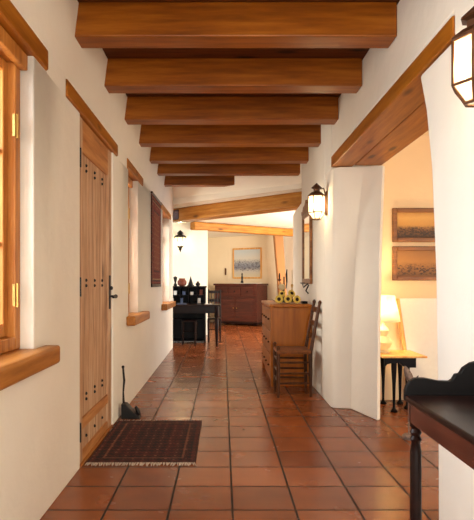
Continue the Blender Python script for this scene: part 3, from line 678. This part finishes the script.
bks = [(-1.03, 'blue', 0.10, 'upright blue-grey book in the upper left cubbyhole'), (-0.92, 'white', 0.08, 'white envelope standing in the second upper cubbyhole of the hutch'),
       (-0.75, 'blue', 0.07, 'blue-grey notebook in the middle upper cubbyhole of the hutch'), (-0.60, 'white', 0.06, 'small white card in the fourth upper cubbyhole of the hutch'),
       (-0.42, 'clay', 0.10, 'red-brown booklet in the right upper cubbyhole of the hutch')]
for x, mt, h, lb in bks:
    o = MB().box(x-0.03, x+0.03, g0+0.03, g0+0.15, 0.921, 0.921+h).build('book', M[mt], bevel=0.003); tag(o, lb, 'book', 'papers and books in the hutch')
for i_, (x, mt, lb) in enumerate(((-0.98, 'white', 'white letter standing in the lower left cubbyhole of the hutch'), (-0.80, 'blue', 'blue-grey letter in the lower second cubbyhole of the hutch'), (-0.46, 'white', 'white folded paper in the lower right cubbyhole of the hutch'))):
    o = MB().box(x-0.03, x+0.03, g0+0.03, g0+0.06, 0.762, 0.86).build('book', M[mt], bevel=0.003); tag(o, lb, 'letter', 'papers and books in the hutch')
ZT = 1.091
o = MB().lathe((-0.80, 10.55, ZT), [(0.05, 0), (0.085, 0.03), (0.09, 0.09), (0.06, 0.13), (0.065, 0.15), (0.03, 0.151)], 14).build('clay_pot', M['clay'], smooth=True); tag(o, 'reddish clay pot on top of the black desk hutch', 'pot')
o = MB().lathe((-0.93, 10.55, ZT), [(0.03, 0), (0.04, 0.02), (0.018, 0.06), (0.03, 0.12), (0.04, 0.17), (0.01, 0.19)], 12).build('dark_vase', M['iron'], smooth=True); tag(o, 'narrow black vase at the left end of the hutch top', 'vase')
t = thing('cone_sculpture', (-0.63, 10.55, ZT), 'black pointed cone-shaped ornament between the clay pot and the small jar on the hutch', 'ornament')
MB().lathe((-0.63, 10.55, ZT), [(0.07, 0), (0.07, 0.015), (0.055, 0.02)], 12).build('base', M['blackwood'], t)
MB().lathe((-0.63, 10.55, ZT+0.019), [(0.055, 0), (0.04, 0.05), (0.018, 0.12), (0.004, 0.17)], 12).build('body', M['iron'], t, smooth=True)
o = MB().lathe((-0.49, 10.55, ZT), [(0.03, 0), (0.045, 0.02), (0.045, 0.05), (0.02, 0.075), (0.025, 0.09)], 12).build('small_jar', M['iron'], smooth=True); tag(o, 'small squat dark jar at the right of the hutch top', 'jar')
o = MB().box(-0.84, -0.68, 9.90, 10.05, 0.756, 0.775).build('notepad', M['blue'], bevel=0.003); tag(o, 'blue-grey notepad lying on the writing table', 'notepad')
o = MB().box(-0.34, -0.20, 10.0, 10.18, 0.756, 0.762).build('paper_sheet', M['white']); tag(o, 'white paper lying on the right of the writing table', 'paper')
# spindle chair beyond the table
t = thing('spindle_chair', (-0.22, 10.62, 0), 'dark spindle-back wooden chair facing the writing table from its far side', 'chair')
for xx in (-0.285, -0.055):
    MB().tube([(xx, 10.48, 0), (xx, 10.48, 0.45)], [0.014, 0.02]).build('leg', M['darkwood'], t)
    MB().tube([(xx, 10.84, 0), (xx, 10.82, 0.45), (xx, 10.87, 1.02)], [0.014, 0.02, 0.014]).build('leg', M['darkwood'], t)
MB().box(-0.30, -0.04, 10.45, 10.84, 0.44, 0.47).build('seat', M['darkwood'], t, bevel=0.01)
for z in (0.62, 0.80, 0.97): MB().box(-0.285, -0.055, 10.825+(z-0.45)*0.09, 10.845+(z-0.45)*0.09, z-0.025, z+0.03).build('rail', M['darkwood'], t, bevel=0.004)
for k in range(3): x = -0.228+k*0.058; MB().tube([(x, 10.83, 0.62), (x, 10.865, 0.97)], 0.008, 6).build('spindle', M['darkwood'], t)
for xx in (-0.285, -0.055): MB().tube([(xx, 10.48, 0.2), (xx, 10.84, 0.2)], 0.009, 6).build('stretcher', M['darkwood'], t)
MB().tube([(-0.285, 10.48, 0.25), (-0.055, 10.48, 0.25)], 0.009, 6).build('stretcher', M['darkwood'], t)
t = thing('stool', (-0.63, 10.07, 0), 'dark wooden stool tucked under the writing table', 'stool')
MB().box(-0.77, -0.49, 9.95, 10.22, 0.43, 0.46).build('seat', M['darkwood'], t, bevel=0.01)
for xx in (-0.745, -0.515):
    for yy in (9.975, 10.195): MB().tube([(xx, yy, 0), (xx, yy, 0.43)], [0.014, 0.018]).build('leg', M['darkwood'], t)
    MB().tube([(xx, 9.975, 0.22), (xx, 10.195, 0.22)], 0.009, 6).build('stretcher', M['darkwood'], t)
MB().tube([(-0.745, 9.975, 0.26), (-0.515, 9.975, 0.26)], 0.009, 6).build('stretcher', M['darkwood'], t)
# ------------------------------------------------------------------ side room furniture
t = thing('side_table', (1.6, 5.0, 0), 'dark low side table with a slender padded-foot leg, holding the lamp in the side room', 'table')
MB().box(1.40, 1.80, 4.76, 5.20, 0.488, 0.505).build('tabletop', M['gold'], t, bevel=0.004)
ap = [(1.43, 0.488), (1.43, 0.40), (1.455, 0.43), (1.50, 0.44), (1.56, 0.44), (1.60, 0.41), (1.64, 0.40), (1.71, 0.40), (1.71, 0.488)]
m = MB().prism(ap, 'Y', 4.79, 4.81); m.box(1.69, 1.71, 4.81, 5.19, 0.40, 0.488); m.box(1.43, 1.71, 5.17, 5.19, 0.40, 0.488)
m.build('apron', M['blackwood'], t)
for (xx, yy) in ((1.525, 4.825), (1.685, 4.95), (1.525, 5.15), (1.685, 5.15)):
    MB().lathe((xx, yy, 0), [(0.03, 0), (0.032, 0.012), (0.014, 0.03), (0.011, 0.06), (0.016, 0.25), (0.026, 0.40), (0.026, 0.488)], 10).build('leg', M['blackwood'], t, smooth=True)
lx, ly, lz = px(383, 0, 5.0)[0], 5.0, 0.506
t = thing('table_lamp', (lx, ly, lz), 'lit lamp with cream shade and bulbous ceramic base on the side table', 'lamp')
MB().lathe((lx, ly, lz), [(0.055, 0), (0.06, 0.012), (0.035, 0.025), (0.07, 0.06), (0.082, 0.10), (0.06, 0.14), (0.03, 0.16), (0.05, 0.19), (0.055, 0.21), (0.03, 0.24), (0.012, 0.26), (0.010, 0.30)], 18).build('base', M['ceramic'], t, smooth=True)
s_ = MB(); s_.loft([[(lx+r*math.cos(2*PI*k/24), ly+r*math.sin(2*PI*k/24), lz+z) for k in range(24)] for r, z in ((0.155, 0.29), (0.105, 0.53))], False)
o = s_.build('lamp_shade', M['shade'], t, smooth=True); sm = o.modifiers.new('thick', 'SOLIDIFY'); sm.thickness = 0.003
MB().ball((lx, ly, lz+0.38), 0.03).build('bulb', M['bulb'], t, smooth=True)
l = point('lamp_light', (0, 0, 0.42), 16, (1, 0.74, 0.42), 0.035); l.parent = t
# leaning white board with gilt edge
t = thing('leaning_canvas', (1.95, 5.2, 0), 'large white canvas with a gilt left edge leaning on the wall behind the side table', 'canvas')
def lean(u, z): # board plane leans back to the wall and is tipped sideways
    return (1.76+u-0.085*z*1.5+0.05, 5.24+0.045*z, z)
def board(u0, u1, z0, z1, th, off):
    p = [lean(u0, z0), lean(u1, z0), lean(u1, z1), lean(u0, z1)]
    q = [(a[0], a[1]-off, a[2]) for a in p]; r = [(a[0], a[1]-off-th, a[2]) for a in p]
    return MB().hexa([r[0], r[1], q[1], q[0], r[3], r[2], q[2], q[3]])
board(0.03, 0.75, 0.0, 1.0, 0.012, 0.0).build('canvas', M['white'], t)
board(0.0, 0.035, 0.0, 1.0, 0.026, 0.0).build('gilt_edge', M['gold'], t, bevel=0.004)
def painting(z0, z1, label, mat, x0=1.66, x1=2.30):
    t = thing('framed_painting', ((x0+x1)/2, 5.318, z0), label, 'painting', 'brown paintings in the side room')
    m = MB(); f = 0.045
    for b_ in ((x0, x0+f, z0, z1), (x1-f, x1, z0, z1), (x0+f, x1-f, z0, z0+f), (x0+f, x1-f, z1-f, z1)): m.box(b_[0], b_[1], 5.29, 5.318, b_[2], b_[3])
    m.build('picture_frame', M['picframe'], t, bevel=0.006)
    MB().box(x0+f, x1-f, 5.302, 5.312, z0+f, z1-f).build('canvas', mat, t)
st1 = [(0.0, srgb(70, 44, 20)), (0.35, srgb(120, 78, 36)), (0.5, srgb(190, 138, 66)), (0.8, srgb(206, 156, 82)), (1.0, srgb(186, 132, 64))]
painting(1.55, 1.885, 'upper framed painting of a dark herd under a golden sky, above the lamp table', m_landscape('golden_painting', st1, 0.04, 0.29, srgb(40, 26, 16), 30, 0.5, (0.05, 0.42)))
painting(1.175, 1.51, 'lower of the two brown framed paintings with sparse dark brush', m_landscape('brown_painting', [(0.0, srgb(110, 72, 34)), (0.3, srgb(140, 94, 44)), (0.6, srgb(170, 118, 58)), (1.0, srgb(150, 100, 50))], 0.04, 0.29, srgb(50, 32, 20), 26, 0.53, (0.06, 0.45)))
# carved wading bird standing in the side room, mostly behind the console table
t = thing('carved_bird', (1.385, 4.0, 0), 'mottled grey-brown carved bird just above the far end of the console table gallery', 'bird figure')
MB().lathe((1.385, 4.0, 0), [(0.06, 0), (0.06, 0.02), (0.05, 0.03)], 12).build('base', M['driftwood'], t)
for dx in (-0.012, 0.012): MB().tube([(1.385+dx, 4.0, 0.03), (1.385+dx, 4.0, 0.40)], 0.005).build('leg', M['driftwood'], t)
MB().tube([(1.41, 4.0, 0.385), (1.392, 4.0, 0.42), (1.37, 4.0, 0.47), (1.352, 4.0, 0.515), (1.345, 4.0, 0.535)], [0.008, 0.026, 0.028, 0.018, 0.006], 10).build('body', M['driftwood'], t, smooth=True)
MB().tube([(1.40, 4.0, 0.41), (1.42, 4.0, 0.43), (1.445, 4.0, 0.465)], [0.006, 0.012, 0.003], 8).build('tail', M['iron'], t, smooth=True)
# ------------------------------------------------------------------ console table at the right edge
t = thing('console_table', (0.79, 1.5, 0), 'dark glossy console table with a scalloped black gallery, cut by the lower right edge', 'table')
X0, X1, Y0, Y1 = 0.541, 0.99, 1.13, 1.615
ZT = 0.819
MB().box(X0-0.005, X1, Y0-0.01, Y1-0.02, ZT-0.018, ZT).build('tabletop', M['darkwood'], t, bevel=0.005)
m = MB().box(X0+0.005, X0+0.03, Y0+0.02, Y1-0.02, ZT-0.078, ZT-0.018); m.box(X1-0.03, X1-0.005, Y0+0.02, Y1-0.02, ZT-0.078, ZT-0.018); m.box(X0+0.03, X1-0.03, Y0+0.0, Y0+0.02, ZT-0.078, ZT-0.018); m.box(X0+0.03, X1-0.03, Y1-0.05, Y1-0.03, ZT-0.078, ZT-0.018)
m.build('apron', M['console'], t, bevel=0.004)
half = [(0.0, 0.0), (0.0, 0.030), (0.004, 0.044), (0.014, 0.060), (0.031, 0.068), (0.06, 0.068), (0.10, 0.060), (0.132, 0.059), (0.140, 0.064), (0.150, 0.080), (0.162, 0.081), (0.172, 0.098), (0.195, 0.113), (0.226, 0.120)]
prof = [(X0-0.003+a*1.0, ZT-0.03+b+0.012) for a, b in half]; wid = X1-X0+0.003
prof2 = [(X0-0.003+wid-(q[0]-(X0-0.003)), q[1]) for q in reversed(prof)]
MB().prism(prof+prof2, 'Y', Y1-0.02, Y1).build('gallery', M['blackwood'], t, bevel=0.003)
for xx in (X0+0.022, X1-0.03):
    for yy in (Y1-0.035, Y0+0.03):
        MB().lathe((xx, yy, 0), [(0.010, 0), (0.014, 0.03), (0.011, 0.06), (0.013, 0.10), (0.0165, 0.40), (0.016, 0.66), (0.012, 0.685), (0.018, 0.695), (0.012, 0.705), (0.017, 0.715), (0.013, 0.725), (0.018, 0.735), (0.018, 0.80)], 14).build('leg', M['darkwood'], t, smooth=True)
